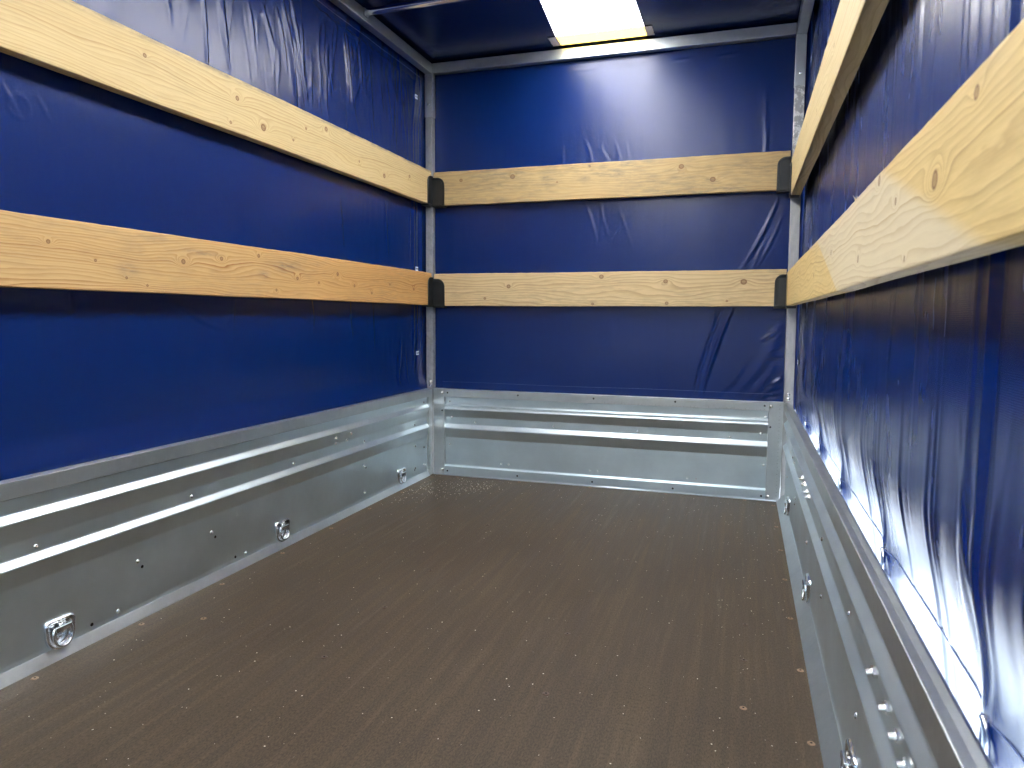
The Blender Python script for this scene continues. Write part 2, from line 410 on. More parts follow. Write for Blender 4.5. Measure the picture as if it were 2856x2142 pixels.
# ------------------------------------------------------------------ floor
bm = bmesh.new(); box(bm, (-0.018, YE, -0.02), (1.346, 0.03, 0.0))
fl = link('floor', bm_mesh(bm, 'floor'), M_floor); tag(fl, kind='structure')
def screw_mesh(name, mat):
    bm = bmesh.new()
    cyl(bm, (0, 0, 0), (0, 0, 1), 0.0062, 0.0050, 0.0012, 18)
    me = bm_mesh(bm, name); me.materials.append(mat); me.materials.append(M_hole)
    bm = bmesh.new(); bm.from_mesh(me)
    n0 = len(bm.faces)
    cyl(bm, (0, 0, 0.0012), (0, 0, 1), 0.0019, 0.0019, 0.0003, 10)
    bm.faces.ensure_lookup_table()
    for f in bm.faces[n0:]: f.material_index = 1
    bm.to_mesh(me); bm.free(); return me
me_sr = screw_mesh('screw_rusty', M_rust); me_sd = screw_mesh('screw_dull', M_screwdark)
ys = [-0.0555, -0.32, -0.555, -0.79, -1.03, -1.267, -1.503, -1.737, -1.97, -2.2]
scr = [(0.021, y, 0) for y in ys] + [(1.303, y - 0.004, 0) for y in ys]
scr += [(x, -0.018, 0) for x in (0.115, 0.376, 0.656, 0.934, 1.21)]
scr += [(0.115, -1.09, 1), (0.12, -1.439, 0), (0.457, -1.506, 1), (0.454, -1.263, 1), (0.452, -1.021, 1), (0.886, -1.498, 1), (0.868, -1.262, 1),
        (0.866, -1.025, 1), (0.915, -0.778, 1), (1.206, -1.264, 1), (1.206, -1.437, 0), (1.209, -1.098, 1), (0.455, -0.6, 1), (0.87, -0.4, 1)]
for x, y, k in scr:
    s = link('screw', me_sd if k else me_sr, None, fl, (x + random.uniform(-.002, .002), y, 0.0), (random.uniform(-.06, .06), random.uniform(-.06, .06), random.uniform(0, 6)))
# white sealant line where floor meets boards at the front and along the left side
bm = bmesh.new(); tube(bm, [(0.004, 0.0005, 0.0015), (0.7, 0.0003, 0.0018), (1.314, 0.0005, 0.0015)], 0.0034, 8)
link('sealant_bead', bm_mesh(bm, 'sealant_bead', True), M_caulk, fl)

# wood crumbs swept towards the front left corner
def crumbs():
    V = []; F = []
    def add(x, y, s):
        n = len(V); a = random.uniform(0, 3.14); e = random.uniform(0.35, 1.0)
        h = s * random.uniform(.25, .6)
        for k in range(4):
            t = a + k * math.pi / 2
            V.append((x + math.cos(t) * s * (1 if k % 2 else e), y + math.sin(t) * s * (1 if k % 2 else e), 0.0003))
        V.append((x, y, 0.0003 + h))
        for k in range(4): F.append((n + k, n + (k + 1) % 4, n + 4))
    for i in range(330):
        t = random.random() ** 1.3
        x = 0.03 + t * 0.30 + random.gauss(0, 0.03); y = -0.10 - 0.38 * (1 - t) * random.random() + random.gauss(0, 0.05)
        if x > 0.02 and y < -0.02: add(x, y, random.uniform(0.0009, 0.0026))
    for i in range(760):
        x = random.uniform(0.03, 1.29); y = -0.05 - 2.4 * random.random() ** 1.2
        add(x, y, random.choice([0.0006, 0.0008, 0.0011, 0.0016]))
    for i in range(110):
        add(random.uniform(1.15, 1.30), random.uniform(-2.1, -0.1), random.uniform(0.0006, 0.0016))
    me = bpy.data.meshes.new('crumbs'); me.from_pydata(V, [], F); me.update()
    return me
cr = link('wood_crumbs', crumbs(), M_chip)
tag(cr, 'pale wood crumbs scattered over the brown floor, thickest in the far left corner', 'wood crumbs', kind='stuff')

# ------------------------------------------------------------------ small fittings
def rivet_mesh(r=0.0045, h=0.0026):
    bm = bmesh.new(); dome(bm, (0, 0, 0), (0, 0, 1), r, h)
    cyl(bm, (0, 0, h * 0.9), (0, 0, 1), r * 0.33, r * 0.25, h * 0.25, 8)
    me = bm_mesh(bm, 'rivet', True); me.materials.append(M_bolt); return me
def hole_mesh(r=0.0035):
    bm = bmesh.new(); cyl(bm, (0, 0, 0.0), (0, 0, 1), r, r, 0.0004, 14)
    me = bm_mesh(bm, 'hole'); me.materials.append(M_hole); return me
def bolt_mesh():
    bm = bmesh.new(); cyl(bm, (0, 0, 0), (0, 0, 1), 0.0068, 0.0068, 0.0045, 6); cyl(bm, (0, 0, 0.0045), (0, 0, 1), 0.0036, 0.0034, 0.006, 12)
    me = bm_mesh(bm, 'bolt'); me.materials.append(M_bolt); return me
ME_RIV, ME_HOLE, ME_BOLT = rivet_mesh(), hole_mesh(), bolt_mesh()
ME_RIVB = rivet_mesh(0.006, 0.0035)
def fit(name, me, parent, p, axis, base=(0, 0, 0)):
    q = Vector((0, 0, 1)).rotation_difference(Vector(axis)).to_euler()
    return link(name, me, None, parent, Vector(p) - Vector(base), q)

# tie-down: oval plate, bar bracket and D ring, built in a local frame: x along board, y up, z out of the board
def anchor_meshes():
    bm = bmesh.new()
    wd, top, bot = 0.031, 0.030, -0.032
    out = []
    N = 40
    def outline(s):
        pts = []
        # top straight with rounded corners, bottom round
        r = 0.010
        for k in range(7): a = math.pi / 2 * k / 6; pts.append((wd - r + r * math.cos(a), top - r + r * math.sin(a)))
        for k in range(7): a = math.pi / 2 + math.pi / 2 * k / 6; pts.append((-wd + r + r * math.cos(a), top - r + r * math.sin(a)))
        R = wd - 0.002
        for k in range(17): a = math.pi + math.pi * k / 16; pts.append((R * 1.03 * math.cos(a), -0.002 + (R + 0.001) * math.sin(a)))
        return [(x * s, y * s) for x, y in pts]
    levels = [(1.0, 0.0), (0.985, 0.0035), (0.93, 0.0062), (0.84, 0.0062), (0.74, 0.0046), (0.66, 0.0012), (0.64, 0.0008), (0.62, 0.0008)]
    rows = [[bm.verts.new((x, y, z)) for x, y in outline(s)] for s, z in levels]
    m = len(rows[0])
    for a, b in zip(rows[:-1], rows[1:]):
        for k in range(m): bm.faces.new((a[k], a[(k + 1) % m], b[(k + 1) % m], b[k]))
    bm.faces.new(rows[-1]); bmesh.ops.recalc_face_normals(bm, faces=bm.faces)
    plate = bm_mesh(bm, 'anchor_plate', True); plate.polygons[len(plate.polygons) - 1].use_smooth = False; plate.materials.append(M_zinc)
    bm = bmesh.new()
    pts = []
    R = 0.0185
    for k in range(21):
        a = math.pi + math.pi * k / 20
        pts.append((R * math.cos(a), -0.003 + R * 1.08 * math.sin(a), 0.009 + 0.004 * -math.sin(a) * 0.6))
    pts = [(-R, 0.008, 0.0085)] + pts + [(R, 0.008, 0.0085)]
    pts += [(R * 0.9, 0.0115, 0.0085), (0, 0.0120, 0.0085), (-R * 0.9, 0.0115, 0.0085)]
    tube(bm, pts, 0.0030, 10, closed=True)
    ring = bm_mesh(bm, 'ring', True); ring.materials.append(M_zinc)
    bm = bmesh.new()
    box(bm, (-0.0165, 0.0062, 0.002), (0.0165, 0.0165, 0.0135), 0.0018)
    clamp = bm_mesh(bm, 'clamp'); clamp.materials.append(M_zinc)
    return plate, ring, clamp
PL, RG, CL = anchor_meshes()
def anchor(parent, p, nx, base):
    """nx=+1: board whose inner face looks to +x; -1: to -x"""
    rot = Matrix(((0, 0, nx), (nx, 0, 0), (0, 1, 0))).to_euler()   # local x->±y, y->z, z->±x
    o = link('anchor_plate', PL, None, parent, Vector(p) - Vector(base), rot)
    link('ring', RG, None, o); link('clamp', CL, None, o)
    link('bolt', ME_RIVB, None, o, (0, 0.0215, 0.0045)); link('bolt', ME_RIVB, None, o, (0, -0.005, 0.0012))
    return o

# ------------------------------------------------------------------ boards
PROF = [(-0.020, 0.349), (-0.0185, 0.352), (-0.001, 0.352), (0.0, 0.351), (0.0, 0.3205), (-0.0125, 0.3195), (-0.013, 0.292), (-0.0015, 0.279), (-0.0015, 0.2765), (-0.0125, 0.240), (-0.013, 0.212),
        (-0.0015, 0.199), (-0.0015, 0.1965), (-0.0125, 0.161), (-0.013, 0.028), (-0.0115, 0.0195), (0.001, 0.0005)]
def side_board(xref, sgn, label, y1):
    root = empty('side_board', (xref, -1.6, 0)); b0 = root.location
    off = (-b0.x, -b0.y, -b0.z)
    prof = PROF if sgn > 0 else [(d, z) for d, z in PROF[:-3]] + [(-0.0145, 0.034), (-0.0125, 0.028), (0.0118, 0.0005)]
    top = rounded(prof[:6], 0.0022, 3)
    pan = rounded([prof[5]] + prof[6:-1], 0.0028, 3)
    lip = rounded([prof[-3], prof[-2], prof[-1]], 0.002, 3)
    bm = extrude_profile('x', pan, 'y', YE, y1, 0.0012, (xref, sgn))
    link('ribbed_panel', bm_mesh(bm, 'ribbed_panel', False, off), M_panel, root)
    bm = extrude_profile('x', top, 'y', YE, y1 + 0.001, 0.0012, (xref, sgn))
    link('top_rail', bm_mesh(bm, 'top_rail', False, off), M_rail, root)
    lip2 = [(prof[-2][0] + 0.0006, prof[-2][1] + 0.001), prof[-1]]
    bm = extrude_profile('x', lip2, 'y', YE, y1 + 0.001, 0.0012, (xref, sgn))
    link('bottom_lip', bm_mesh(bm, 'bottom_lip', False, off), M_rail, root)
    bm = bmesh.new(); box(bm, (xref - sgn * 0.0205, YE, 0.0), (xref - sgn * 0.0185, y1, 0.347))
    link('outer_skin', bm_mesh(bm, 'outer_skin', False, off), M_panel, root)
    tag(root, label, 'side board', 'galvanised side boards of the trailer')
    return root, b0
LB, lb0 = side_board(0.0, 1, 'ribbed galvanised side board along the left edge of the brown floor', -0.031)
RB, rb0 = side_board(1.3268, -1, 'ribbed galvanised side board on the right, blue sheet bulging behind it', -0.006)
for m in (LB, RB):
    for c in m.children:
        for p in c.data.polygons: p.use_smooth = False
for y in (-0.262, -0.985, -1.660): anchor(LB, (-0.0125, y, 0.046), 1, lb0)
for y in (-0.262, -0.985, -1.640, -2.36): anchor(RB, (1.3268 + 0.0135, y, 0.050), -1, rb0)
xl = -0.0128
for (y, z) in [(-0.713, .262), (-0.622, .262), (-0.707, .244), (-0.640, .243), (-0.924, .222), (-1.315, .222), (-1.696, .222), (-0.529, .221), (-0.143, .221),
               (-1.256, .120), (-1.475, .121), (-0.531, .138), (-0.138, .138), (-1.136, .031), (-1.529, .034), (-0.531, .047), (-0.139, .052), (-0.06, .205), (-0.06, .12), (-0.06, .05), (-0.06, .30)]:
    x = xl
    if .240 < z < .277: x = -0.0015 - (0.277 - z) * 0.30
    fit('rivet', ME_RIV, LB, (x + 0.0003, y, z), (1, 0, 0), lb0)
for (y, z) in [(-1.244, .105), (-1.464, .106), (-1.175, .033), (-1.591, .032), (-0.52, .13), (-0.145, .045)]:
    fit('hole', ME_HOLE, LB, (xl + 0.0003, y, z), (1, 0, 0), lb0)
xr = 1.3268 + 0.0128
for (y, z) in [(-0.35, .225), (-0.42, .222), (-0.50, .12), (-0.52, .14), (-1.22, .125), (-1.65, .13), (-0.14, .2), (-0.14, .12), (-0.9, .13), (-1.19, .225), (-1.55, .225)]:
    fit('rivet', ME_RIV, RB, (xr - 0.0003, y, z), (-1, 0, 0), rb0)
for (y, z) in [(-0.82, .262), (-0.88, .262), (-0.89, .246), (-0.94, .246), (-1.80, .262), (-1.875, .262), (-1.925, .262), (-1.94, .245)]:
    fit('bolt', ME_BOLT, RB, (1.3268 + 0.0012 + (0.277 - z) * 0.3, y, z), (-1, 0, -0.2), rb0)

# front board: stiles, rails, ribbed panel recessed 14 mm
FB = empty('front_board', (0.66, 0.0, 0)); fb0 = FB.location; foff = (-fb0.x, -fb0.y, 0)
XL0, XL1, XR0, XR1 = 0.003, 0.0495, 1.2775, 1.3257
fp = rounded([(-0.0005, 0.3185), (-0.0135, 0.3175), (-0.014, 0.290), (-0.0125, 0.288), (-0.0035, 0.286), (-0.0035, 0.276), (-0.0015, 0.272), (-0.0015, 0.268), (-0.0125, 0.238), (-0.013, 0.209), (-0.0015, 0.195), (-0.0015, 0.190), (-0.0125, 0.154), (-0.013, 0.0425), (-0.012, 0.040), (-0.001, 0.0372)], 0.0022, 3)
bm = extrude_profile('x', fp, 'x', XL1 - 0.002, XR0 + 0.002, 0.0012, (0.0, -1))
link('ribbed_panel', bm_mesh(bm, 'ribbed_panel', False, foff), M_panel, FB)
bm = bmesh.new(); box(bm, (XL1, 0.0, 0.319), (XR0, 0.022, 0.351), 0.0015); link('top_rail', bm_mesh(bm, 'top_rail', False, foff), M_rail, FB)
bm = bmesh.new(); box(bm, (XL1, 0.0, 0.001), (XR0, 0.022, 0.0365), 0.0012); link('bottom_rail', bm_mesh(bm, 'bottom_rail', False, foff), M_panel, FB)
bm = bmesh.new(); box(bm, (XL0, -0.0008, 0.001), (XL1, 0.022, 0.352), 0.0014); link('stile', bm_mesh(bm, 'stile', False, foff), M_rail, FB)
bm = bmesh.new(); box(bm, (XR0, -0.0008, 0.001), (XR1, 0.022, 0.352), 0.0014); link('stile', bm_mesh(bm, 'stile', False, foff), M_rail, FB)
bm = bmesh.new(); box(bm, (XL1 - 0.001, 0.018, 0.03), (XR0 + 0.001, 0.021, 0.33)); link('outer_skin', bm_mesh(bm, 'outer_skin', False, foff), M_panel, FB)
tag(FB, 'ribbed galvanised front board across the far end of the floor', 'front board')
for (x, z, d) in [(0.041, .335, -.0008), (0.041, .022, -.0008), (1.285, .335, -.0008), (1.285, .017, -.0008)]:
    fit('bolt', ME_RIVB, FB, (x, d, z), (0, -1, 0), fb0)
for (x, z, d) in [(0.078, .238, .0125), (0.178, .220, .0128), (0.5, .221, .0128), (0.823, .219, .0128), (1.153, .218, .0128), (1.255, .237, .0125), (1.268, .125, .0125), (0.068, .30, .0135), (0.068, .126, .0125),
                  (0.288, .059, .0125), (0.320, .060, .0125), (0.646, .059, .0125), (0.677, .059, .0125), (1.007, .057, .0125), (1.039, .057, .0125), (1.268, .297, .0135)]:
    o = fit('rivet', ME_RIV, FB, (x, d, z), (0, -1, 0), fb0)
    if z < .07: o.scale = (.7, .7, .7)
for (x, z, d) in [(0.064, .336, 0), (0.36, .337, 0), (0.658, .337, 0), (0.958, .338, 0), (1.264, .337, 0), (0.041, .264, -.0008), (1.285, .263, -.0008), (0.063, .018, 0), (0.36, .019, 0), (0.658, .019, 0), (0.958, .018, 0), (1.264, .016, 0)]:
    fit('hole', ME_HOLE, FB, (x, d - 0.0002, z), (0, -1, 0), fb0)
bm = bmesh.new()
x = 0.70
k = 0
while x < 1.272:
    h = 0.0022 if k % 5 else 0.004
    box(bm, (x, -0.0003, 0.3215), (x + 0.0011, 0.0002, 0.3215 + h)); x += 0.0125; k += 1
z = 0.02; k = 0
while z < 0.345:
    l = 0.0028 if k % 3 else 0.0048
    box(bm, (1.3155 - l, -0.0011, z), (1.3155, -0.0006, z + 0.0011)); z += 0.0128; k += 1
o = link('tick_marks', bm_mesh(bm, 'tick_marks', False, foff), M_tick, FB); tag(o, kind='stuff')

# ------------------------------------------------------------------ cover frame
FR = empty('cover_frame', (0, 0, 0)); tag(FR, 'grey zinc frame of corner posts, top rails and roof tube carrying the blue cover', 'frame')
def part(name, a, b, mat, bev=0.0015, parent=None, taper=None):
    bm = bmesh.new(); box(bm, a, b, bev); return link(name, bm_mesh(bm, name), mat, parent or FR)
part('post', (-0.0285, 0.0005, -0.02), (0.0, 0.028, 1.418), M_post)
pR = part('post', (0.0, 0.0005, -0.02), (0.0315, 0.028, 1.418), M_post_worn)
pR.location = (1.3275, 0, 0); pR.rotation_euler = (0, math.atan2(-0.0095, 1.4), 0)
part('post_filler', (-0.0205, -0.0308, 0.0), (-0.0022, -0.0002, 0.347), M_rail)  # added filler, stops daylight leaking in at the corner
# bent corner sleeves at the top of the posts
part('corner_sleeve', (-0.030, -0.0015, 1.415), (0.0018, 0.0295, 1.577), M_rail)
part('corner_sleeve', (1.3165, -0.0015, 1.413), (1.3495, 0.0295, 1.577), M_rail)
part('top_rail', (0.0022, 0.0, H), (1.3160, 0.028, HR), M_rail)
part('top_rail', (-0.029, YE, H - 0.0005), (0.0, 0.029, HR), M_rail)
part('top_rail', (1.3180, YE, H - 0.0005), (1.3500, 0.029, HR), M_rail)
bm = bmesh.new()
pts = []
rr = []
for k in range(25):
    t = k / 24; x = 0.0 + t * 1.318
    pts.append((x, -0.512, 1.603 + 0.006 * math.sin(math.pi * t))); rr.append(0.0105)
tube(bm, pts, rr, 14); link('roof_tube', bm_mesh(bm, 'roof_tube', True), M_zinc, FR)
part('tube_tab', (0.0005, -0.5235, 1.590), (0.0045, -0.498, 1.6145), M_rail, 0.001)
part('tube_tab', (1.3135, -0.5235, 1.590), (1.3175, -0.498, 1.6145), M_rail, 0.001)
for (x, y, z, ax) in [(-0.014, -0.0015, 1.462, (0, -1, 0)), (1.333, -0.0015, 1.452, (0, -1, 0)), (-0.012, 0.0005, .378, (0, -1, 0)), (-0.011, 0.0005, .363, (0, -1, 0)), (1.3395, 0.0005, .379, (0, -1, 0)), (1.340, 0.0005, .364, (0, -1, 0))]:
    fit('bolt', ME_RIVB if z < 1 else ME_RIV, FR, (x, y, z), ax)

# black plastic plank holders: pocket with a raised rim, arched at one upper corner
def holder_mesh(w_, h_, flip):
    bm = bmesh.new()
    def outline(s, dz):
        r = min(w_, h_) * 0.62 - s
        p = []
        p.append((0.0, 0.0 + s * 0.6)); p.append((w_ - s, 0.0 + s * 0.6))
        for k in range(9):
            a = math.pi / 2 * k / 8; p.append((w_ - s - r + r * math.cos(a), h_ - s - r + r * math.sin(a)))
        p.append((0.0, h_ - s))
        return [bm.verts.new((x * (1 if not flip else -1), dz, z)) for x, z in p]
    rows = [outline(0, 0.028), outline(0, -0.0032), outline(0.0010, -0.0045), outline(0.0085, -0.0045), outline(0.0095, -0.0022)]
    m = len(rows[0])
    for a, b in zip(rows[:-1], rows[1:]):
        for k in range(m): bm.faces.new((a[k], a[(k + 1) % m], b[(k + 1) % m], b[k]))
    bm.faces.new(rows[-1]); bm.faces.new(rows[0][::-1])
    # foot ledge under the plank
    box(bm, (0, -0.004, -0.006), ((w_ - 0.001) * (-1 if flip else 1), 0.027, -0.0003), 0.001)
    bmesh.ops.recalc_face_normals(bm, faces=bm.faces)
    me = bm_mesh(bm, 'plank_holder'); me.materials.append(M_black); return me
hL, hR = holder_mesh(0.0500, 0.108, False), holder_mesh(0.0440, 0.110, True)
for z in (0.681, 1.0735):
    link('plank_holder', hL, None, FR, (0.002, 0.0, z)); link('plank_holder', hR, None, FR, (W - 0.0005 if z > 1 else W + 0.006, 0.0, z))
    hl = link('plank_holder', hR, None, FR, (0.0, -0.002, z + 0.003), (0, 0, math.pi / 2))      # on the left wall, running towards the camera
    hr = link('plank_holder', hL, None, FR, (W if z > 1 else W + 0.004, -0.002, z - (0.022 if z > 1 else 0.0)), (0, 0, -math.pi / 2))

# ------------------------------------------------------------------ planks (local: x along, y = thickness from face (0) outwards, z up)
def plank_mesh(L, h, th, seed, chips=True):
    r = random.Random(seed)
    nx = int(L / 0.02); bm = bmesh.new(); rows = []
    sec = [(0.0012, -h / 2), (th - .001, -h / 2), (th, -h / 2 + .001), (th, h / 2 - .001), (th - .001, h / 2), (0.0012, h / 2), (0.0002, h / 2 - 0.0012), (0.0, h / 2 - 0.003), (0.0, -h / 2 + 0.003), (0.0002, -h / 2 + 0.0012)]
    for i in range(nx + 1):
        x = L * i / nx
        wob = 0.0007 * math.sin(x * 3.1 + seed) + 0.0004 * math.sin(x * 11 + seed * 2)
        row = []
        for (y, z) in sec:
            dz = wob
            if chips and z > h / 2 - 0.0025 and y < 0.002: dz += r.uniform(-0.0007, 0.0002)
            row.append(bm.verts.new((x, y, z + dz)))
        rows.append(row)
    m = len(sec)
    for i in range(nx):
        for k in range(m): bm.faces.new((rows[i][k], rows[i + 1][k], rows[i + 1][(k + 1) % m], rows[i][(k + 1) % m]))
    bm.faces.new(rows[0]); bm.faces.new(rows[-1][::-1])
    bmesh.ops.recalc_face_normals(bm, faces=bm.faces)
    return bm_mesh(bm, 'wood_plank')
def K(lst, s, base): return [(s * (u - base[0]), v - base[1], r, a) for (u, v, r, a) in lst]
Y_END = -3.5
REAR_Z = 0.50
# back planks
zc1, h1 = (0.6824 + 0.8084) / 2, 0.126
zc2, h2 = (1.0742 + 1.2028) / 2, 0.1286
m = mat_wood('wood_back_lower', (0.67, 0.515, 0.28), (0.281, 0.168, 0.063), [(.312, .757 - zc1, .0075, .02), (.215, .711 - zc1, .005, .008), (.672, .790 - zc1, .008, .015), (.905, .771 - zc1, .0075, -.02), (1.172, .767 - zc1, .010, -.018), (.911, .693 - zc1, .006, .01), (.641, .690 - zc1, .005, .008), (1.118, .701 - zc1, .004, .006)],
             2.0, 95.0, grey=0.4, sharp=0.7)
p = link('wood_plank', plank_mesh(1.310, h1, 0.024, 3), m, loc=(0.007, 0.0, zc1)); tag(p, 'pale front plank with five round knots, lower of the two across the far wall', 'plank', 'wooden rails round the load space')
m = mat_wood('wood_back_upper', (0.50, 0.365, 0.17), (0.253, 0.140, 0.049), [(.116, 1.166 - zc2, .0065, .012), (.326, 1.169 - zc2, .009, .02), (.623, 1.190 - zc2, .004, .01), (.950, 1.171 - zc2, .0085, -.02), (1.058, 1.121 - zc2, .009, .02), (.50, 1.14 - zc2, .003, .008)],
             9.0, 90.0, grey=0.95, sharp=0.6, stains=[(0.62, 1.192 - zc2, .006, .004, .9)])
p = link('wood_plank', plank_mesh(1.308, h2, 0.024, 4), m, loc=(0.006, 0.0, zc2)); tag(p, 'grey-streaked weathered plank, upper of the two across the far wall', 'plank', 'wooden rails round the load space')
# left planks: local x runs from the far end towards the camera -> world -y ; rotate -90deg: local x -> -y, local y -> +x; face looks to +x so mirror thickness by using +90 from the camera end
zl1, hl1 = (0.6845 + 0.8116) / 2, 0.1271
zl2, hl2 = (1.0781 + 1.2073) / 2, 0.1292
def left_k(lst, zc): return [((u - Y_END), v - zc, r, a) for (u, v, r, a) in lst]
m = mat_wood('wood_left_lower', (0.616, 0.416, 0.184), (0.317, 0.137, 0.029), left_k([(-1.651, .767, .004, .02), (-1.555, .741, .003, .006), (-1.484, .712, .003, .006), (-1.329, .756, .006, .035), (-1.207, .772, .005, .02), (-1.07, .790, .005, .016), (-.698, .766, .006, -.03), (-.905, .742, .005, .03), (-.489, .716, .005, .02), (-.80, .735, .004, -.03), (-.60, .735, .005, .025), (-1.432, .699, .003, .006), (-.36, .75, .004, .015), (-.17, .742, .006, .02), (-1.0, .706, .004, -.012)], zl1),
             5.0, 150.0, grey=0.3, sharp=0.95, tone=(1.9, 3.3, (1.0, 0.84, 0.66)), stains=[(-1.48 - Y_END, .728 - zl1, .025, .014, .55), (-.95 - Y_END, .772 - zl1, .06, .012, .6), (-1.27 - Y_END, .78 - zl1, .05, .006, .6), (-1.05 - Y_END, .745 - zl1, .02, .012, .5)])
p = link('wood_plank', plank_mesh(-0.010 - Y_END, hl1, 0.026, 5), m, loc=(0.0, Y_END, zl1), rot=(0, 0, math.pi / 2)); tag(p, 'orange-toned knotty plank, lower of the two along the left wall', 'plank', 'wooden rails round the load space')
m = mat_wood('wood_left_upper', (0.616, 0.480, 0.240), (0.338, 0.194, 0.058), left_k([(-1.415, 1.166, .0045, .01), (-1.135, 1.161, .006, .035), (-1.038, 1.116, .009, .03), (-1.161, 1.098, .004, .012), (-.748, 1.184, .007, -.025), (-.911, 1.115, .004, .012), (-.85, 1.16, .004, .01), (-.394, 1.116, .008, .03), (-.20, 1.15, .006, -.02), (-.56, 1.13, .004, -.03)], zl2),
             14.3, 135.0, grey=0.15, sharp=0.7, freckle=0.9)
p = link('wood_plank', plank_mesh(-0.008 - Y_END, hl2, 0.026, 6), m, loc=(0.0, Y_END, zl2), rot=(0, 0, math.pi / 2)); tag(p, 'bright yellow plank with a scuffed top edge, upper of the two along the left wall', 'plank', 'wooden rails round the load space')
# right planks: face looks to -x: local x -> -y, starting at the far end (rotation -90: x->-y, y->+x)
zr1, hr1 = (0.6824 + 0.7978) / 2, 0.1154
zr2, hr2 = (1.0468 + 1.1707) / 2, 0.1239
m = mat_wood('wood_right_lower', (0.70, 0.53, 0.225), (0.317, 0.173, 0.054), [(1.735, .789 - zr1, .006, .03), (1.983, .745 - zr1, .008, .04), (2.078, .782 - zr1, .005, .012), (1.833, .752 - zr1, .004, .02), (1.608, .715 - zr1, .005, .03), (1.888, .693 - zr1, .003, .008), (1.30, .75 - zr1, .005, -.03), (1.0, .73 - zr1, .005, .03), (.6, .76 - zr1, .006, .03)],
             21.0, 120.0, sharp=0.6, pale=[(1.22 + 0.0, .012, 1.93, .03, 3.2)], grey=0.15)
p = link('wood_plank', plank_mesh(-0.006 - Y_END, hr1, 0.022, 7), m, loc=(W + 0.0005, -0.006, zr1), rot=(0, 0, -math.pi / 2)); tag(p, 'near right plank with a pale patch and a splinter on its top edge', 'plank', 'wooden rails round the load space')
RP = p
bm = bmesh.new()
for (a, b_, c_) in (((1.500, .010, 0), (1.496, .004, .016), (1.512, .012, 0)), ((1.506, .010, 0), (1.520, .006, .012), (1.515, .012, 0))):
    v = [bm.verts.new((q[0], q[1], q[2] + hr1 / 2 - 0.001)) for q in (a, b_, c_)] + [bm.verts.new((a[0] + 0.004, .016, hr1 / 2 - 0.001))]
    bm.faces.new((v[0], v[1], v[2])); bm.faces.new((v[2], v[1], v[3])); bm.faces.new((v[3], v[1], v[0])); bm.faces.new((v[0], v[2], v[3]))
link('splinter', bm_mesh(bm, 'splinter'), m, RP)
m = mat_wood('wood_right_upper', (0.616, 0.496, 0.248), (0.302, 0.173, 0.058), [(.35, -.01, .004, .012), (.62, .02, .005, .02), (.9, -.02, .004, -.02), (1.2, .01, .005, .02)],
             30.0, 125.0, sharp=0.55)
p = link('wood_plank', plank_mesh(-0.006 - Y_END, hr2, 0.030, 8), m, loc=(W - 0.0005, -0.006, zr2), rot=(0, 0, -math.pi / 2)); tag(p, 'steeply receding upper plank on the right wall, shaded grey underneath', 'plank', 'wooden rails round the load space')

# ------------------------------------------------------------------ blue cover
TP = empty('tarpaulin_cover', (0, 0, 0)); tag(TP, 'blue coated tarpaulin cover enclosing the load space, white light strip in its roof', 'tarpaulin')
def spacing(segs):
    """list of (start, end, step) -> array"""
    out = [np.array([segs[0][0]])]
    for a, b, s in segs: out.append(np.linspace(a, b, max(2, int(abs(b - a) / s) + 1))[1:])
    return np.concatenate(out)
R2 = random.Random(5)
# front curtain
u = spacing([(-0.04, 1.365, 0.0045)]); v = spacing([(0.30, 1.634, 0.0045)])
U, V = np.meshgrid(u, v, indexing='ij')
D = 0.004 * fbm(U * 3, V * 1.5, 1, 3) + 0.0006 * fbm(U * 30, V * 4, 5, 3)
folds = [((0.60, 1.30), (0.63, 1.20), .006, .0022, .004), ((0.66, 1.27), (0.70, 1.20), .006, .002, -.003), ((0.71, 1.29), (0.735, 1.20), .005, .0018, .003), ((0.755, 1.28), (0.77, 1.19), .006, .0016, 0),
         ((0.60, 1.08), (0.655, .90), .006, .0022, .006), ((0.66, 1.09), (0.70, .93), .006, .002, -.006), ((0.70, 0.90), (0.78, 1.00), .005, .0016, .006), ((0.73, 1.05), (0.79, .88), .006, .0016, 0),
         ((1.285, 1.06), (1.16, .80), .006, .0036, .010), ((1.30, 1.00), (1.21, .80), .005, .0024, .006), ((1.25, .92), (1.20, .80), .005, .0016, 0),
         ((1.155, .70), (1.045, .345), .0075, .0046, -.010), ((1.118, .70), (1.015, .34), .006, -.0040, -.008), ((1.085, .70), (1.075, .52), .006, .0018, 0),
         ((1.225, 1.42), (1.235, 1.16), .008, .0016, .003), ((1.24, 1.30), (1.232, 1.16), .005, .002, 0),
         ((1.31, .62), (1.15, .36), .02, .0030, .02), ((1.30, .50), (1.20, .345), .015, .0035, .01), ((1.32, .44), (1.24, .35), .010, .0032, 0), ((1.20, .50), (1.10, .36), .012, .0014, .01), ((1.30, .60), (1.24, .56), .008, .0025, 0),
         ((0.25, .42), (0.40, .36), .02, .0008, 0), ((0.95, .60), (0.90, .40), .03, .0012, 0), ((0.08, 1.05), (0.07, .70), .02, .001, 0), ((0.70, .66), (0.72, .50), .02, .0008, 0)]
for q_, (a, b_, wd, am, bw) in enumerate(folds): D += (0.32 if q_ < 8 else 1.1 if q_ > 14 else 0.85) * ridge(U, V, a, b_, wd, am, bw)
for k in range(70):      # faint vertical hang lines under the skylight glare
    x0 = R2.uniform(.1, 1.25); z0 = R2.uniform(.8, 1.5); D += ridge(U, V, (x0, z0), (x0 + R2.uniform(-.01, .01), z0 - R2.uniform(.08, .3)), R2.uniform(.003, .006), R2.uniform(-.0003, .0004))
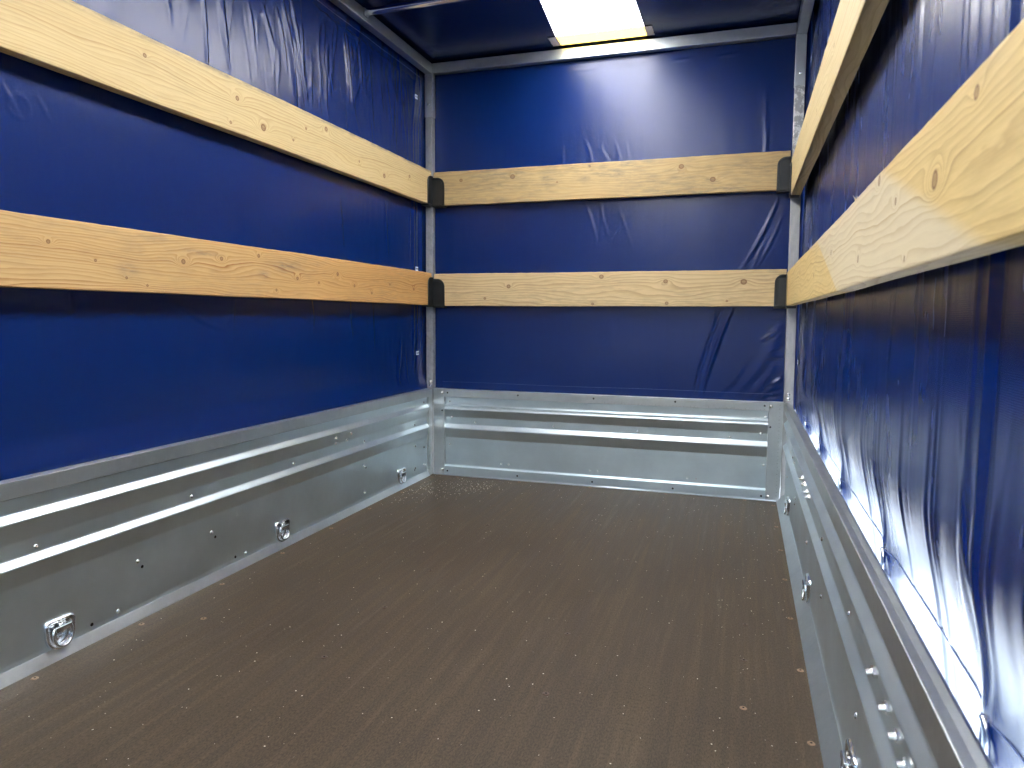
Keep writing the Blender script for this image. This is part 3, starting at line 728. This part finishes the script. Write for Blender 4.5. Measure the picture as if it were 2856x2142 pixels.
for k in range(14):      # puckers against the right post
    z0 = .36 + k * .024; D += ridge(U, V, (1.325, z0), (1.27 + R2.uniform(-.01, .01), z0 - R2.uniform(.0, .03)), .006, R2.uniform(.001, .0024))
for k in range(10):      # crumples near the top edge
    x0 = R2.uniform(.5, 1.1); D += ridge(U, V, (x0, 1.545), (x0 + .08, 1.547), .003, .0007)
P = np.stack([U, 0.0335 - D, V], -1)
link('front_curtain', grid_mesh('front_curtain', P), M_tarp, TP)
# left curtain
u = spacing([(0.033, -1.95, 0.0042), (-1.95, YE, 0.03)]); v = spacing([(0.30, 1.634, 0.0045)])
U, V = np.meshgrid(u, v, indexing='ij')
D = 0.005 * fbm(U * 2, V * 1.5, 21, 3) + 0.0005 * fbm(U * 30, V * 5, 25, 3)
fl_l = [((-1.205, 1.45), (-1.190, 1.20), .0055, .0040, .003), ((-1.13, 1.44), (-1.11, 1.22), .006, .0032, -.006), ((-1.185, 1.50), (-1.215, 1.36), .005, -.002, 0), ((-.90, 1.50), (-.838, 1.22), .009, .0062, .010), ((-.865, 1.52), (-.815, 1.30), .006, -.0045, .006),
        ((-.845, 1.50), (-.80, 1.22), .005, .0036, -.006), ((-.80, 1.46), (-.79, 1.26), .006, .003, -.010), ((-.93, 1.48), (-.88, 1.30), .006, .003, .008), ((-.585, 1.53), (-.55, 1.31), .0055, .0046, .004), ((-.555, 1.50), (-.53, 1.30), .005, .0028, -.003),
        ((-.99, 1.46), (-.93, 1.34), .007, .0022, 0), ((-1.04, 1.45), (-1.02, 1.30), .006, .002, .004), ((-.30, 1.47), (-.26, 1.28), .005, .002, 0), ((-.24, 1.48), (-.22, 1.3), .004, .0018, 0), ((-1.34, 1.45), (-1.30, 1.26), .010, .0022, .005), ((-1.42, 1.42), (-1.45, 1.22), .02, .002, 0),
        ((-1.695, 1.04), (-1.66, .98), .005, .0007, 0), ((-1.60, .73), (-1.585, .60), .006, .0016, .01), ((-1.10, .735), (-1.13, .56), .008, .0020, -.012), ((-1.12, .60), (-1.34, .69), .006, .0012, .02),
        ((-.80, .72), (-.78, .58), .006, .0022, .012), ((-.56, .72), (-.55, .56), .006, .0022, -.012), ((-.42, .70), (-.41, .52), .006, .0012, 0), ((-.10, 1.38), (-.10, .40), .010, .0030, .006), ((-.075, 1.40), (-.062, .36), .006, .0034, -.005), ((-.055, 1.30), (-.05, .42), .004, -.003, 0),
        ((-.14, 1.35), (-.135, 1.18), .004, .0024, .002), ((-.125, 1.05), (-.13, .85), .004, .0018, .002), ((-.035, 1.42), (-.03, .5), .006, -.006, 0),
        ((-.20, .56), (-.24, .37), .007, .0022, .004), ((-.24, .50), (-.22, .36), .005, .0020, 0), ((-.17, .52), (-.15, .36), .005, .0016, 0), ((-.62, 1.01), (-.60, .85), .008, .0012, 0), ((-.32, 1.05), (-.30, .84), .006, .0014, 0), ((-.85, .60), (-.9, .42), .02, .0010, 0)]
for a, b_, wd, am, bw in fl_l: D += ridge(U, V, a, b_, wd, am, bw)
for k in range(60):
    y0 = R2.uniform(-1.25, -.08); z0 = R2.uniform(1.30, 1.54); D += ridge(U, V, (y0 - .02, z0), (y0 + .0, z0 - R2.uniform(.05, .20)), R2.uniform(.003, .007), R2.uniform(-.001, .0014), R2.uniform(-.004, .004))
for k in range(26):
    y0 = -1.3 + k * .048; D += ridge(U, V, (y0, 1.535 + R2.uniform(-.006, .006)), (y0 + .06, 1.533 + R2.uniform(-.006, .006)), .004, R2.uniform(.0006, .0016), R2.uniform(-.004, .004))
gl = np.clip((V - 1.22) / .08, 0, 1)
rd = np.hypot(U + 1.662, V - 1.0); D += 0.0005 * np.exp(-((rd - 0.020) / 0.003) ** 2)
D += ridge(U, V, (-1.63, 1.035), (-1.60, .985), .004, .0006)
D += 0.0022 * fbm(U * 13 + V * 3, V * 5, 33, 4) * gl
rg = fbm(U * 16 + 2.5 * fbm(U * 3, V * 3, 81, 2), V * 3.2, 35, 3)
D += 0.0022 * np.exp(-np.abs(rg) / 0.035) * gl * np.clip(fbm(U * 2.5, V * 2.0, 37, 2) * 3 + .55, 0, 1)
P = np.stack([-0.036 + D + 0.014 * (V < 0) , U, V], -1)
tail = np.clip((0.42 - V) / 0.07, 0, 1); tail = tail * tail * (3 - 2 * tail)
P[..., 0] = (-0.037 + D) * (1 - tail) + (-0.0245) * tail
link('side_curtain', grid_mesh('side_curtain', P), M_tarp, TP)
# right curtain: hangs outside the board, free at the bottom except where the eyelets pull it in
u = spacing([(0.033, -2.25, 0.0042), (-2.25, YE, 0.03)]); v = spacing([(0.260, 0.50, 0.0035), (0.50, 1.634, 0.006)])
U, V = np.meshgrid(u, v, indexing='ij')
D = 0.004 * fbm(U * 2.2, V * 0.8, 41, 3) + 0.0030 * fbm(U * 9 + V * .3, V * 0.35, 47, 2) + 0.0009 * fbm(U * 34, V * 0.35, 51, 2) + 0.00022 * fbm(U * 110, V * 0.8, 55, 2)
EY = [-0.25, -0.66, -1.09, -1.545, -1.985, -2.42]
for k in range(100):
    y0 = R2.uniform(-2.1, -.05); z0 = R2.uniform(.55, 1.55); D += ridge(U, V, (y0, z0), (y0 + R2.uniform(-.015, .015), z0 - R2.uniform(.3, 1.0)), R2.uniform(.005, .011), R2.uniform(-.0014, .0018), R2.uniform(-.004, .004))
for e in EY:
    for k in range(5):
        D += ridge(U, V, (e + R2.uniform(-.01, .01), .30), (e + (k - 2) * .035 + R2.uniform(-.01, .01), .55 + R2.uniform(0, .2)), .006, R2.uniform(.0004, .0012), R2.uniform(-.006, .006))
D += ridge(U, V, (-1.975, .30), (-1.985, 1.0), .010, .0045, .003)
Xr = 1.3655 - D
bul = np.clip((0.46 - V) / 0.16, 0, 1); bul = bul * bul * (3 - 2 * bul)
pin = np.zeros_like(U)
for e in EY: pin = np.maximum(pin, np.exp(-((U - e) / 0.028) ** 2 - ((V - 0.300) / 0.05) ** 2))
arch = np.zeros_like(U)
for a, b_ in zip(EY[:-1], EY[1:]):
    q = (U - b_) / (a - b_); arch = np.where((q > 0) & (q < 1), np.sin(np.pi * np.clip(q, 0, 1)), arch)
cornr = np.clip((-0.02 - U) / 0.12, 0, 1)
Xr = Xr + bul * 0.022 * (1 - 0.5 * pin) * cornr + 0.13 * np.clip(0.33 - V, 0, 1)
Xr = np.maximum(Xr, 1.3495 + (V < 0.36) * 0.0)
P = np.stack([Xr, U, V], -1)
link('side_curtain', grid_mesh('side_curtain', P), M_tarp_r, TP)
def xr_at(y, z):
    i = int(np.argmin(np.abs(u - y))); j = int(np.argmin(np.abs(v - z))); return float(Xr[i, j])
# hem seam line along the right curtain
bm = bmesh.new(); tube(bm, [(xr_at(y, .322) - 0.0002, y, .322) for y in np.arange(0.0, -2.7, -0.02)], 0.0007, 6)
link('hem_seam', bm_mesh(bm, 'hem_seam', True), M_seam, TP)
# eyelets of the right curtain
for e in EY[:5]:
    bm = bmesh.new(); pts = [(0, 0.021 * math.cos(t), 0.011 * math.sin(t)) for t in np.linspace(0, 2 * math.pi, 28, endpoint=False)]
    tube(bm, pts, 0.0032, 8, closed=True)
    o = link('eyelet', bm_mesh(bm, 'eyelet', True), M_zinc, TP, (xr_at(e, .305) - 0.0022, e, .300), (math.pi / 2, 0, 0))
# thin stitched lines on the left and front curtains
def seam_line(pts, r=0.0006, name='seam'):
    bm = bmesh.new(); tube(bm, pts, r, 5); return link(name, bm_mesh(bm, name, True), M_seam, TP)
R3 = random.Random(3)
seam_line([(-0.0335 + 0.0015 + 0.0004 * math.sin(y * 40), y, 1.555 + 0.0008 * math.sin(y * 23)) for y in np.arange(-0.04, -1.9, -0.03)])
seam_line([(x, 0.0312, 0.377 + 0.001 * math.sin(x * 9)) for x in np.arange(0.03, 1.31, 0.03)], 0.0004)
# roof sheet in two strips either side of the skylight, plus the strips at its ends
SX0, SX1, SY, SY2 = 0.517, 0.826, -0.088, -0.004
def sx0(y): return SX0 + np.clip(-y - 0.088, 0, 0.5) * 0.085
def roof_strip(x0, x1, y0, y1, seed, nx, ny, name='roof_sheet'):
    U, V = np.meshgrid(np.linspace(x0, x1, nx), np.linspace(y0, y1, ny), indexing='ij')
    D = 0.004 * fbm(U * 4 + seed, V * 3, seed, 4)
    e = np.clip(np.minimum.reduce([U - x0, x1 - U, V - y0, y1 - V]) / 0.03, 0, 1)
    cor = np.exp(-((U - 0.05) ** 2 + (V + 0.07) ** 2) / 0.06 ** 2) + np.exp(-((U - 1.27) ** 2 + (V + 0.09) ** 2) / 0.09 ** 2)
    D += 0.008 * cor * fbm(U * 22, V * 22, seed + 9, 3)
    D += 0.0025 * np.exp(-((V + 0.035) / 0.03) ** 2) * fbm(U * 4, V * 30, 77, 3)
    if x0 < 0: U = x0 + (U - x0) * (sx0(V) - x0) / (x1 - x0)
    P = np.stack([U, V, ROOF + np.abs(D) * e], -1)
    return link(name, grid_mesh(name, P), M_tarp, TP)
roof_strip(-0.04, SX0, YE, 0.036, 61, 100, 420)
roof_strip(SX1, 1.37, YE, 0.036, 62, 100, 420)
roof_strip(SX0, SX1, SY2, 0.036, 63, 40, 10)
bm = bmesh.new()
yy = [SY, -0.2, -0.35, -0.588, YE]
for z_ in (ROOF, ROOF + 0.0012):
    for a_, b_ in zip(yy[:-1], yy[1:]):
        bm.faces.new([bm.verts.new((float(sx0(a_)), a_, z_)), bm.verts.new((float(sx0(b_)), b_, z_)), bm.verts.new((SX1, b_, z_)), bm.verts.new((SX1, a_, z_))])
link('skylight_sheet', bm_mesh(bm, 'skylight_sheet'), M_sky, TP)
bm = bmesh.new(); box(bm, (SX0, SY, ROOF - 0.001), (SX1, SY2, ROOF + 0.0008)); link('cream_strip', bm_mesh(bm, 'cream_strip'), M_yel, TP)
for xa, xb in ((0.487, SX0 - 0.0003), (SX1 + 0.0003, 0.852)):
    bm = bmesh.new()
    n = 9; ysv = np.linspace(SY + 0.002, SY2 - 0.002, n)
    far = xa if xb < 0.6 else xb; near = xb if xb < 0.6 else xa
    A = [bm.verts.new((far + R3.uniform(-.0015, .0015), y, ROOF - 0.0022)) for y in ysv]; B = [bm.verts.new((near, y, ROOF - 0.0022)) for y in ysv]
    A2 = [bm.verts.new(v.co + Vector((0, 0, .0008))) for v in A]; B2 = [bm.verts.new(v.co + Vector((0, 0, .0008))) for v in B]
    for k in range(n - 1):
        bm.faces.new((A[k], A[k + 1], B[k + 1], B[k])); bm.faces.new((A2[k], B2[k], B2[k + 1], A2[k + 1])); bm.faces.new((A[k], A2[k], A2[k + 1], A[k + 1]))
    link('tape_end', bm_mesh(bm, 'tape_end'), M_tape, TP)
# clip plates with two holes each
def clip_mesh():
    bm = bmesh.new(); box(bm, (-0.0105, -0.0012, -0.0075), (0.0105, 0.0, 0.0075), 0.0011)
    me = bm_mesh(bm, 'clip_plate'); me.materials.append(M_plate); return me
ME_CLIP = clip_mesh()
for (x, y, z, s) in [(-0.0325, -0.073, 1.472, 1), (-0.0325, -0.076, 0.824, 1), (-0.0325, -0.074, 0.4965, 1), (1.3600, -0.072, 1.469, -1), (1.3600, -0.072, 0.4975, -1)]:
    o = link('clip_plate', ME_CLIP, None, TP, (x, y, z), (0, 0, s * math.pi / 2))
    for dx in (-0.0052, 0.0052):
        q = Vector((0, 0, 1)).rotation_difference(Vector((0, -1, 0))).to_euler()
        h = link('hole', ME_HOLE, None, o, (dx, -0.0012, -0.0005), q)
        h2 = link('rivet', ME_RIV, None, o, (dx, -0.0014, -0.0012), q); h2.scale = (.38, .38, .5)

# added unseen tail board and part-lowered curtain, cutting daylight from the rear
bm = bmesh.new(); box(bm, (-0.0185, YE - 0.024, 0.0), (1.345, YE - 0.002, 0.35), 0.002)
RBD = link('added_tail_board', bm_mesh(bm, 'added_tail_board'), M_panel); tag(RBD, 'added plain galvanised tail board, unseen behind the viewer, shutting out rear light', 'tail board')
U, V = np.meshgrid(np.linspace(-0.04, 1.37, 120), np.linspace(REAR_Z, 1.634, 60), indexing='ij')
P = np.stack([U, YE - 0.004 + 0.012 * fbm(U * 5, V * 1.5, 91, 3), V], -1)
link('added_rear_curtain', grid_mesh('added_rear_curtain', P), M_tarp, TP)
